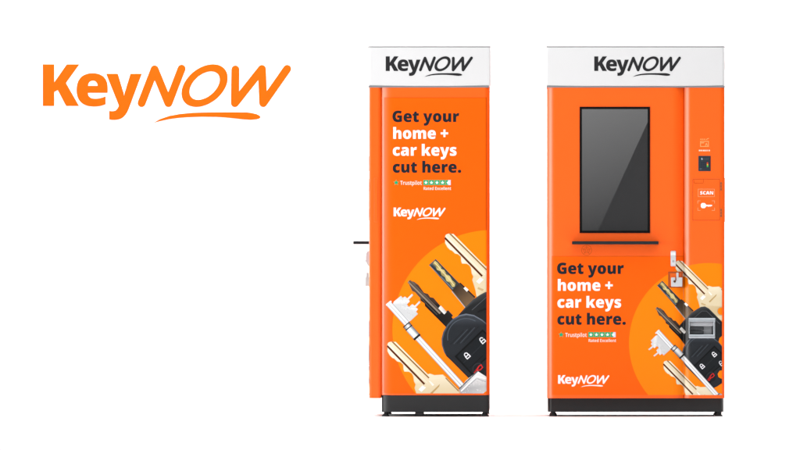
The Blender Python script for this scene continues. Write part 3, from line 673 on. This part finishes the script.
def make_kiosk():
    root = empty('key_cutting_kiosk')
    # --- cabinet (the deep rear box)
    sp = SIDE
    right = [(724.5 - d, y) for y, d in sp]
    left = [(547.0 + d, y) for y, d in reversed(sp)]
    prism('cabinet', M['paint'], root, right + left, 86.0, 395.2, bev=0.4)
    # --- door and column: two softly rounded slabs side by side
    fr = FRONT
    door = [p for p in fr if p[0] <= 684.01]
    colm = [p for p in fr if p[0] > 684.01]
    back = ell(3, 3.0, 6)
    dplan = door + [(684.0, 9.5), (682.5, 12.0), (549.0, 12.0), (547.0, 9.0)]
    cplan = colm + [(724.5 - d, 12.0 - t) for t, d in reversed(soft(3.6, 2.2, 6))] + [(686.0, 12.0), (684.4, 10.0)]
    prism('door_panel', M['paint'], root, dplan, 86.0, 398.3, bev=0.35)
    bm = prism('column_panel', None, None, cplan, 86.0, 398.3, bev=0.35, finish=False)
    u0, u1, r0, r1 = TRAY
    for co, no in ((P(u0, 0, 0), (1, 0, 0)), (P(u1, 0, 0), (1, 0, 0)), (P(0, 0, r0), (0, 0, 1)), (P(0, 0, r1), (0, 0, 1))):
        bmesh.ops.bisect_plane(bm, geom=bm.verts[:] + bm.edges[:] + bm.faces[:], dist=1e-7, plane_co=co, plane_no=no)
    a, b = P(u0, 0, r1), P(u1, 0, r0)
    kill = []
    for f in bm.faces:
        c = f.calc_center_median()
        if a.x < c.x < b.x and a.z < c.z < b.z and c.y < 6 * S:
            kill.append(f)
    bmesh.ops.delete(bm, geom=kill, context='FACES')
    build('column_panel', bm, M['paint'], root)
    # a slim hinge cover on the side of the column
    box('hinge_cover', M['paint'], root, 724.3, 725.0, 5.2, 8.6, 178.0, 222.0, bev=0.25)
    # --- header box: slightly bowed faces, rounded corners
    plan = []
    hu0, hu1, hd0, hd1, rad = 546.0, 724.2, -0.2, 121.6, 2.0
    def bow(n, amt): return [amt * (4 * t * (1 - t)) for t in (i / n for i in range(n + 1))]
    n = 16
    for i, b_ in enumerate(bow(n, 2.4)):
        plan.append((hu0 + rad + (hu1 - hu0 - 2 * rad) * i / n, hd0 - b_))
    plan += [(hu1 - rad + rad * math.sin(D2R(t)), hd0 + rad - rad * math.cos(D2R(t))) for t in (22, 45, 68)]
    for i, b_ in enumerate(bow(n, 1.8)):
        plan.append((hu1 + b_, hd0 + rad + (hd1 - hd0 - 2 * rad) * i / n))
    plan += [(hu1 - rad + rad * math.cos(D2R(t)), hd1 - rad + rad * math.sin(D2R(t))) for t in (22, 45, 68)]
    plan += [(hu1 - rad, hd1), (hu0 + rad, hd1)]
    plan += [(hu0 + rad - rad * math.sin(D2R(t)), hd1 - rad + rad * math.cos(D2R(t))) for t in (22, 45, 68)]
    plan += [(hu0, hd1 - rad), (hu0, hd0 + rad)]
    plan += [(hu0 + rad - rad * math.cos(D2R(t)), hd0 + rad - rad * math.sin(D2R(t))) for t in (22, 45, 68)]
    header = prism('header', M['white'], root, plan, 46.8, 86.1, bev=1.7, smooth=50)
    prism('header_edge_shade', M['cap'], header, plan, 45.9, 46.95, bev=0.2, smooth=50)  # added grey slab, its colour stands in for the shaded top edge
    def front_head(x, l, r):
        t = (x - hu0 - rad) / (hu1 - hu0 - 2 * rad)
        return P(x, hd0 - 2.4 * 4 * t * (1 - t), r) + Vector((0, -0.0009 - l * LAYER, 0))
    def side_head(x, l, r):
        d = x - 369.0
        t = (d - hd0 - rad) / (hd1 - hd0 - 2 * rad)
        return P(hu1 + 1.8 * 4 * t * (1 - t), d, r) + Vector((0.0009 + l * LAYER, 0, 0))
    word_mark((44, 44, 46), 594.2, 71.0, 0.349).cut([540 + 4 * i for i in range(50)]).finish('header_lettering', front_head, 0, header)
    word_mark((44, 44, 46), 385.7, 71.0, 0.351).cut([364 + 4 * i for i in range(34)]).finish('header_lettering', side_head, 0, header)
    prism('header_shade_strip', M['gap_shade'], root, [(547.4, -0.6), (724.2, -0.6), (724.9, 0.4), (724.9, 120.0), (546.6, 120.0), (546.6, 0.4)], 85.9, 87.6, bev=0.2)  # added strip, shade under the header put into its grey
    # --- plinth and feet
    pr = ell(9, 4.0)
    plan = [(724.0 - d, 12.6 + t) for t, d in pr] + [(724.0 - d, 120.2 - t) for t, d in reversed(ell(4, 3.0))]
    plan = plan + [(547.6 + d, 120.2 - t) for t, d in ell(4, 3.0)] + [(547.6 + d, 12.6 + t) for t, d in reversed(ell(9, 4.0))]
    prism('plinth', M['dark'], root, plan, 395.0, 412.2, bev=0.5)
    for u in (553.2, 718.8):
        for d in (16.6, 116.0):
            bm = bmesh.new()
            metal_ring(bm, u, d, 0, (1.9, 1.9, 2.6, 3.7, 3.9, 3.9), (411.8, 413.4, 414.0, 415.5, 415.9, 416.6))
            build('foot', bm, M['rubber'], root)
    box('support_block', M['rubber'], root, 715.6, 722.4, 46.0, 55.0, 411.9, 414.9)
    # --- screen
    sc = bmesh.new()
    rect_frame(sc, 579.6, 650.0, 106.8, 233.0, 2.3, -0.9, 0.6)
    screen = build('screen', sc, M['black'], root, smooth=None)
    bm = bmesh.new()
    vs = [bm.verts.new(P(u, -0.45, r)) for u, r in ((581.8, 230.8), (647.8, 230.8), (647.8, 109.0), (581.8, 109.0))]
    bm.faces.new(vs)
    build('glass_pane', bm, M['glass'], screen, smooth=None)
    # --- shelf
    bm = bmesh.new()
    add_box(bm, 572.0, 658.4, -17.0, 0.4, 241.2, 244.4, bev=0.5)
    shelf = build('shelf', bm, M['shelf'], root)
    # --- little round speaker emblem below the shelf
    em = Art()
    cx, cy = 586.6, 250.2
    dk = (222, 92, 26)
    em.poly([circle(cx, cy, 5.3, 36), circle(cx, cy, 4.85, 36)], dk, 1)
    em.poly([circle(cx, cy, 1.5, 18), circle(cx, cy, 1.15, 18)], dk, 1)
    for k in range(5):
        t0 = D2R(-90 + 72 * k)
        em.poly(stroke([(cx + 1.6 * math.cos(t0), cy + 1.6 * math.sin(t0)), (cx + 4.8 * math.cos(t0), cy + 4.8 * math.sin(t0))], 0.2, 3), dk, 2)
        em.poly(stroke([(cx + 3.4 * math.cos(t0), cy + 3.4 * math.sin(t0)), (cx + 3.4 * math.cos(t0 + 1.2566), cy + 3.4 * math.sin(t0 + 1.2566))], 0.18, 3), dk, 3)
    em.finish('speaker_grille', 'front', 1, root)
    # --- front wrap
    fg = Art()
    fg.poly([(551.6, 256.0), (683.6, 256.0), (683.6, 395.0), (551.6, 395.0)], (255, 101, 0), 0)
    wrap = fg.hole(*TRAY).finish('front_wrap', 'front', 1, root)
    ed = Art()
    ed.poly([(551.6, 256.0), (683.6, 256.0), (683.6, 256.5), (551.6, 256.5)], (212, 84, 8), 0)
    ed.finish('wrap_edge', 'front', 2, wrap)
    cl = (551.8, 722.0, 256.0, 395.0)
    Art().poly(circle(709, 343, 80, 96), (255, 138, 0), 0).clip(*cl).hole(*TRAY).finish('printed_disc', 'front', 3, wrap)
    K = 0.785
    headline(557.0, 273.9, 'front', wrap)
    rating(561.2, 334.7).finish('rating_strip', 'front', 4, wrap)
    word_mark(WHITE, 558.0, 383.7, 0.2065).finish('word_mark', 'front', 4, wrap)
    for maker, to, k, lay in ((brass_key, (678, 261), 0.785, 4), (brass_key, (666, 361), 0.79, 4), (flip_key, (657.3, 286), 0.785, 10), (remote_key, (656, 307.3), 0.785, 22), (lever_key, (655.7, 332.7), 0.79, 37)):
        a, anchor = maker()
        if maker is lever_key:          # this one lies the other way round, teeth to the lower left
            a.mirror((388.55, 303.55), (0.673, 0.739))
        a.place(anchor, to, k).clip(*cl).hole(*TRAY).finish('printed_key', 'front', lay, wrap)
    # --- side wrap
    sg = Art()
    sg.poly([(384.0, 97.4), (486.6, 97.4), (486.6, 393.4), (384.0, 393.4)], (255, 101, 0), 0)
    swrap = sg.finish('side_wrap', 'side', 1, root)
    cl = (384.1, 486.5, 97.5, 393.4)
    ed = Art()
    ed.poly([[(384.0, 97.4), (486.6, 97.4), (486.6, 393.4), (384.0, 393.4)], [(384.5, 97.9), (486.0, 97.9), (486.0, 393.2), (384.5, 393.2)]], (206, 78, 6), 0)
    ed.finish('wrap_edge', 'side', 2, swrap)
    Art().poly(circle(492, 329.6, 99.6, 120), (255, 138, 0), 0).clip(*cl).finish('printed_disc', 'side', 3, swrap)
    headline(392.4, 121.9, 'side', swrap)
    rating(396.2, 182.6).finish('rating_strip', 'side', 4, swrap)
    word_mark(WHITE, 393.6, 216.3, 0.209).finish('word_mark', 'side', 4, swrap)
    for maker, to, lay in ((brass_key, (448.2, 234), 4), (brass_key, (390.5, 342), 4), (flip_key, (429.3, 265.6), 10), (remote_key, (408.3, 280.5), 22), (lever_key, (386, 305), 37)):
        a, anchor = maker()
        a.place(anchor, to, 1.0).clip(*cl).finish('printed_key', 'side', lay, swrap)
    # --- latch handle: rounded paddle, D-shaped from the side
    bm = bmesh.new()
    prof = [(0.6, 250.6), (-1.6, 250.8), (-3.2, 252.0), (-4.2, 254.4), (-4.4, 257.6), (-4.2, 261.0), (-3.2, 264.2), (-1.8, 266.2), (0.6, 266.6)]
    A = [bm.verts.new(P(670.6, d + 0.2, r)) for d, r in prof]
    B = [bm.verts.new(P(675.8, d + 0.2, r)) for d, r in prof]
    for i in range(len(prof) - 1):
        bm.faces.new((A[i], A[i + 1], B[i + 1], B[i]))
    bm.faces.new((A[-1], A[0], B[0], B[-1]))
    bm.faces.new(A[::-1]); bm.faces.new(B)
    bmesh.ops.recalc_face_normals(bm, faces=bm.faces)
    bmesh.ops.bevel(bm, geom=[e for e in bm.edges if len({round(v.co.x, 5) for v in e.verts}) == 1], offset=0.5 * S, segments=2, affect='EDGES')
    latch = build('latch_handle', bm, M['bright'], root)
    bm = bmesh.new()
    n = 20
    ring = [(673.2 + 1.0 * math.cos(2 * math.pi * i / n), 261.4 + 1.2 * math.sin(2 * math.pi * i / n)) for i in range(n)]
    A = [bm.verts.new(P(u, -4.0, r)) for u, r in ring]
    B = [bm.verts.new(P(u, -4.7, r)) for u, r in ring]
    for i in range(n): bm.faces.new((A[i], A[(i + 1) % n], B[(i + 1) % n], B[i]))
    bm.faces.new(B); bm.faces.new(A[::-1])
    build('latch_button', bm, M['satin'], latch)
    # --- lock: frame coloured as the recess's shadow, dark orange plate, steel block with prong
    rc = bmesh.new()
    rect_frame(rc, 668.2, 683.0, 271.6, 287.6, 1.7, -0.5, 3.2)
    plate = build('lock_shadow_frame', rc, M['lock_shade'], root, smooth=None)
    box('lock_plate', M['plate'], plate, 669.4, 681.8, -0.2, 3.4, 272.8, 286.4, bev=0.1)
    bm = bmesh.new()
    add_box(bm, 671.0, 675.2, -4.6, 2.0, 277.4, 286.6, bev=0.5)
    add_box(bm, 678.4, 682.3, -4.6, 2.0, 277.4, 286.6, bev=0.5)
    add_box(bm, 674.8, 678.8, -4.55, 2.0, 280.6, 286.7, bev=0.4)
    lock = build('lock_block', bm, M['bright'], root)
    box('lock_prong', M['bright'], lock, 676.3, 678.6, -3.6, -1.0, 272.6, 281.6, bev=0.4)
    bm = bmesh.new()
    ring = [(674.6 + 1.25 * math.cos(2 * math.pi * i / n), 281.4 + 1.25 * math.sin(2 * math.pi * i / n)) for i in range(n)]
    A = [bm.verts.new(P(u, -4.2, r)) for u, r in ring]
    B = [bm.verts.new(P(u, -4.9, r)) for u, r in ring]
    for i in range(n): bm.faces.new((A[i], A[(i + 1) % n], B[(i + 1) % n], B[i]))
    bm.faces.new(B); bm.faces.new(A[::-1])
    build('keyhole', bm, material('keyhole_brass', (0.10, 0.04, 0.015), 0.4, 0.5, metal=0.5), lock)
    # --- key tray: steel frame round a real opening, open box behind it
    u0, u1, r0, r1 = TRAY
    bm = bmesh.new()
    A = [bm.verts.new(P(u, 0.6, r)) for u, r in ((u0, r0), (u1, r0), (u1, r1), (u0, r1))]
    B = [bm.verts.new(P(u, 9.0, r)) for u, r in ((u0 + 0.4, r0 + 0.4), (u1 - 0.4, r0 + 0.4), (u1 - 0.4, r1 - 0.4), (u0 + 0.4, r1 - 0.4))]
    for i in range(4): bm.faces.new((A[i], A[(i + 1) % 4], B[(i + 1) % 4], B[i]))
    bm.faces.new(B)
    tray = build('key_tray', bm, M['satin'], root, smooth=None)
    fb = bmesh.new()
    # frame as four bevelled bars, the top one a sloping lip
    add_box(fb, 688.6, 715.4, -0.8, 1.4, 317.9, 319.9, bev=0.6)
    add_box(fb, 688.6, 715.4, -0.4, 1.4, 319.7, 321.8, bev=0.5)
    add_box(fb, 688.6, 715.4, -0.7, 1.4, 334.4, 338.5, bev=1.0)
    add_box(fb, 688.7, 689.8, -0.5, 1.35, 321.5, 334.7, bev=0.3)
    add_box(fb, 713.2, 715.3, -0.5, 1.35, 321.5, 334.7, bev=0.6)
    build('tray_frame', fb, M['steel'], tray)
    box('tray_slot', M['slot'], tray, 689.9, 703.8, 3.0, 8.6, 326.8, 330.0, bev=0.3)
    box('tray_slot', M['slot'], tray, 689.9, 703.8, 3.0, 8.6, 331.0, 334.0, bev=0.3)
    box('tray_lip', M['satin'], tray, 689.9, 713.2, 2.6, 5.0, 321.9, 326.2, bev=0.5)
    box('tray_stop', M['slot'], tray, 711.6, 713.0, 3.0, 8.0, 326.4, 334.2, bev=0.3)
    # --- payment: icon, caption dashes, card reader
    ic = Art()
    lc = (255, 178, 110)
    ic.poly([[(700.2, 141.0), (708.8, 141.0), (708.8, 146.8), (700.2, 146.8)], [(700.9, 141.7), (708.1, 141.7), (708.1, 146.1), (700.9, 146.1)]], lc, 1)
    ic.poly([(700.9, 142.4), (704.2, 142.4), (704.2, 143.2), (700.9, 143.2)], lc, 1)
    ic.poly(stroke([(705.4, 145.6), (706.4, 143.2), (707.4, 145.6)], 0.32, 3), lc, 1)
    for x in (700.3, 702.1, 703.9):
        ic.poly([(x, 138.8), (x + 1.2, 138.8), (x + 1.2, 139.7), (x, 139.7)], lc, 1)
    ic.poly(stroke([(706.2, 139.6), (707.4, 138.9), (708.6, 138.4)], 0.32, 3), lc, 1)
    for i, w in enumerate((1.5, 1.2, 1.6, 1.3, 1.1, 1.5)):
        x = 698.9 + 1.9 * i
        ic.poly([(x, 149.8), (x + w, 149.8), (x + w, 151.2), (x, 151.2)], (255, 226, 206), 1)
    ic.finish('payment_icon', 'front', 1, root)
    bm = bmesh.new()
    add_box(bm, 698.3, 710.7, -0.5, 0.6, 155.8, 171.2, bev=0.4)
    reader = build('card_reader', bm, M['reader'], root)
    rd = Art()
    rd.poly([(701.2, 158.2), (702.2, 157.8), (702.6, 159.6), (701.6, 160.0)], (190, 200, 214), 1)
    for i in range(4):
        rd.poly([(703.4 + 1.4 * i, 158.6), (704.4 + 1.4 * i, 158.6), (704.4 + 1.4 * i, 159.4), (703.4 + 1.4 * i, 159.4)], (84, 92, 104), 1)
    for i in range(3):
        for j in range(4):
            rd.poly([(701.0 + 1.7 * i, 162.2 + 1.7 * j), (702.2 + 1.7 * i, 162.2 + 1.7 * j), (702.2 + 1.7 * i, 163.2 + 1.7 * j), (701.0 + 1.7 * i, 163.2 + 1.7 * j)], (44, 54, 66), 1)
    for j, c in enumerate(((226, 60, 40), (240, 190, 50), (70, 200, 90))):
        rd.poly([(706.8, 162.4 + 1.6 * j), (708.2, 162.4 + 1.6 * j), (708.2, 163.8 + 1.6 * j), (706.8, 163.8 + 1.6 * j)], c, 1)
    rd.poly([(699.6, 168.6), (701.6, 168.2), (701.8, 169.2), (699.8, 169.6)], (96, 108, 122), 1)
    rd.finish('reader_display', lambda x, l, r: P(x, -0.52, r) + Vector((0, -l * LAYER, 0)), 1, reader)
    # --- scan hatch
    box('access_hatch', M['paint'], root, 692.4, 720.2, -0.25, 0.9, 178.8, 220.6, bev=0.25)
    hatch = [o for o in root.children if o.name.startswith('access_hatch')][0]
    of = lambda x, l, r: P(x, -0.27, r) + Vector((0, -l * LAYER, 0))
    ln = Art()
    br = (176, 70, 16)
    ln.poly([[(692.6, 179.0), (719.8, 179.0), (719.8, 220.4), (692.6, 220.4)], [(693.0, 179.4), (719.4, 179.4), (719.4, 220.0), (693.0, 220.0)]], br, 1)
    ln.poly(stroke([(693.8, 179.2), (694.0, 182.6), (694.6, 183.2), (702.8, 183.2), (703.4, 182.6), (703.6, 179.2)], 0.18, 3), br, 2)
    ln.finish('hatch_outline', of, 1, hatch)
    sc_ = Art()
    lt = (255, 190, 140)
    sc_.poly([[(698.0, 189.0), (714.6, 189.0), (714.6, 196.8), (698.0, 196.8)], [(698.3, 189.3), (714.3, 189.3), (714.3, 196.5), (698.3, 196.5)]], lt, 1)
    text(sc_, 'SCAN', 699.9, 194.5, 4.7, WHITE, sx=1.05, layer=1)
    for sx_, sy_ in ((0, 0), (1, 0), (0, 1), (1, 1)):
        x, y = (697.8, 714.6)[sx_], (200.8, 210.4)[sy_]
        dx, dy = (2.6, -2.6)[sx_], (2.6, -2.6)[sy_]
        sc_.poly(stroke([(x + dx, y), (x, y), (x, y + dy)], 0.17, 3), lt, 2)
    sc_.poly([[(700.8, 204.2), (702.0, 203.0), (704.6, 203.0), (706.0, 204.2), (706.0, 206.8), (704.6, 208.2), (702.0, 208.2), (700.8, 206.8)]], WHITE, 1)
    sc_.poly([(705.8, 204.8), (711.6, 204.8), (712.4, 205.5), (711.6, 206.2), (710.6, 206.2), (710.2, 206.9), (709.4, 206.2), (708.4, 206.9), (707.6, 206.2), (705.8, 206.4)], WHITE, 2)
    sc_.finish('scan_sign', of, 1, hatch)
    for a, b in ((182.0, 190.6), (208.6, 217.2)):
        bm = bmesh.new()
        for i in range(3):
            q = (b - a) / 3
            add_box(bm, 720.0, 721.9, -0.05, 1.6, a + q * i + 0.15, a + q * (i + 1) - 0.15, bev=0.35)
        build('hinge', bm, M['hinge'], hatch)
    return root

kiosk = make_kiosk()
kiosk.location = ((U0 + HALF - 545.0) * S, 0, 0)
G = 'orange key cutting kiosks'
tag(kiosk, 'wide orange kiosk facing front with a tall dark touchscreen, steel key tray and black shelf', 'kiosk', G)

def copy_tree(o, parent=None):
    c = o.copy()
    COL.objects.link(c)
    if parent is not None:
        c.parent = parent
        c.matrix_parent_inverse = o.matrix_parent_inverse
    for ch in list(o.children):
        copy_tree(ch, c)
    return c

turned = copy_tree(kiosk)
turned.rotation_euler = (0, 0, -math.pi / 2)
turned.location = ((369.0 - 545.0) * S, HALF * S, 0)
tag(turned, 'narrow orange kiosk turned side on with its black shelf and latch sticking out at left', 'kiosk', G)

# ------------------------------------------------------------------ studio
CAMD = 60.0
WALL_Y = 2.6
EYE_R = 231.8
EYE_Z = (GROUND - EYE_R) * S
kw = (CAMD + WALL_Y) / CAMD
def plane(name, pts, mat):
    bm = bmesh.new()
    bm.faces.new([bm.verts.new(p) for p in pts])
    return build(name, bm, mat, None, smooth=None)
tag(plane('floor', [(-14, -75, 0), (14, -75, 0), (14, WALL_Y, 0), (-14, WALL_Y, 0)], M['floor']), kind='structure')
tag(plane('wall', [(-14, WALL_Y, 0.0), (14, WALL_Y, 0.0), (14, WALL_Y, 7), (-14, WALL_Y, 7)], M['wall']), kind='structure')

# ------------------------------------------------------------------ big word mark, thin raised letters on the wall
logo = empty('wall_logo', ((166 - 545) * S * kw, WALL_Y, EYE_Z + (EYE_R - 95) * S * kw))
tag(logo, 'large orange two-style lettering with a curved underline on the blank white wall', 'wall lettering')
def raised(name, fn):
    a = Art()
    fn(a, (255, 118, 24), 1)
    bm = a.bm
    for v in bm.verts:
        v.co = Vector(((v.co.x - 166) * S * kw, -0.004, (95 - v.co.z) * S * kw))
    bmesh.ops.remove_doubles(bm, verts=bm.verts, dist=1e-6)
    rim = [e for e in bm.edges if len(e.link_faces) == 1]
    ex = bmesh.ops.extrude_edge_only(bm, edges=rim)
    for v in ex['geom']:
        if isinstance(v, bmesh.types.BMVert): v.co.y = -0.0002
    return build(name, bm, M['logo'], logo, smooth=None)
raised('word_key', mark_key)
raised('letter_n', mark_n)
raised('letter_o', mark_o)
raised('letter_w', mark_w)
raised('underline_stroke', mark_swoosh)

# ------------------------------------------------------------------ light
def area(name, loc, aim, w, h, power, color=(1, 1, 1), spread=180):
    l = bpy.data.lights.new(name, 'AREA')
    l.shape = 'RECTANGLE'
    l.size, l.size_y = w, h
    l.energy = power
    l.color = color
    l.spread = D2R(spread)
    o = bpy.data.objects.new(name, l)
    COL.objects.link(o)
    o.location = loc
    d = Vector(aim) - Vector(loc)
    o.rotation_euler = d.to_track_quat('-Z', 'Y').to_euler()
    return o

area('key_softbox', (1.2, -11.0, 6.2), (0.4, 0.0, 1.0), 4.0, 3.0, 185.0)
area('side_softbox', (-7.6, -6.2, 1.25), (0.0, 0.0, 0.9), 3.2, 2.4, 560.0)
area('top_fill_light', (0.0, -4.6, 5.6), (0.0, -4.6, 0.0), 9.0, 10.0, 560.0)  # added unseen fill, lifts the shadows on the floor to white
area('rear_floor_wash', (-0.4, 1.2, 4.3), (-0.4, 1.2, 0.0), 8.0, 1.4, 260.0)  # added unseen lamp that brightens the shaded floor behind the kiosks
area('backdrop_wash', (-0.8, 1.5, 4.4), (-0.8, WALL_Y, 1.0), 7.0, 0.5, 200.0)  # added unseen lamp that lifts the wall to white
# unseen light added behind the camera so the glass mirrors a diagonal gloss
g = area('screen_gloss_light', (0, -66, 1.6), (0, 0, 1.6), 1.3, 3.4, 45.0)
p1 = Vector((2.1 * (650 - 545) * S, 0, EYE_Z + 2.1 * (EYE_R - 117) * S))
p2 = Vector((2.1 * (597 - 545) * S, 0, EYE_Z + 2.1 * (EYE_R - 233) * S))
mid = (p1 + p2) / 2
dv = (p1 - p2).normalized()
lf = Vector((-dv.z, 0, dv.x))
c = mid + lf * 0.65
g.location = (c.x, -66, c.z)
# local Y along the diagonal, light facing +y (towards the kiosks)
zx = Vector((0, -1, 0)); yy = dv; xx = yy.cross(zx)
g.rotation_euler = Matrix((xx, yy, zx)).transposed().to_euler()
gl = g.data
gl.use_nodes = True
nt = gl.node_tree
emn = nt.nodes.get('Emission')
geo = nt.nodes.new('ShaderNodeNewGeometry')
dot = nt.nodes.new('ShaderNodeVectorMath')
dot.operation = 'DOT_PRODUCT'
dot.inputs[1].default_value = (-0.35, 0.0, 1.0)
nt.links.new(geo.outputs['Position'], dot.inputs[0])
ramp = nt.nodes.new('ShaderNodeMapRange')
ramp.inputs['From Min'].default_value = 0.75
ramp.inputs['From Max'].default_value = 2.25
ramp.inputs['To Min'].default_value = 0.08
ramp.inputs['To Max'].default_value = 1.1
nt.links.new(dot.outputs['Value'], ramp.inputs['Value'])
nt.links.new(ramp.outputs['Result'], emn.inputs['Strength'])

w = bpy.data.worlds.new('World')
scene.world = w
w.use_nodes = True
bg = w.node_tree.nodes['Background']
bg.inputs['Color'].default_value = (1, 1, 1, 1)
bg.inputs['Strength'].default_value = 0.12

# ------------------------------------------------------------------ camera: a long lens square on to the fronts
cam = bpy.data.cameras.new('camera')
co = bpy.data.objects.new('camera', cam)
COL.objects.link(co)
co.location = (0, -CAMD, EYE_Z)
co.rotation_euler = (math.pi / 2, 0, 0)
cam.sensor_fit = 'HORIZONTAL'
cam.sensor_width = 36.0
cam.lens = 36.0 * CAMD / (800 * S)
cam.shift_x = (400 - 545) / 800
cam.shift_y = (EYE_R - 225) / 800
cam.clip_start = 0.5
cam.clip_end = 200
scene.camera = co
scene.view_settings.view_transform = 'Standard'
scene.view_settings.look = 'None'
scene.view_settings.exposure = 0.0
scene.render.engine = 'CYCLES'
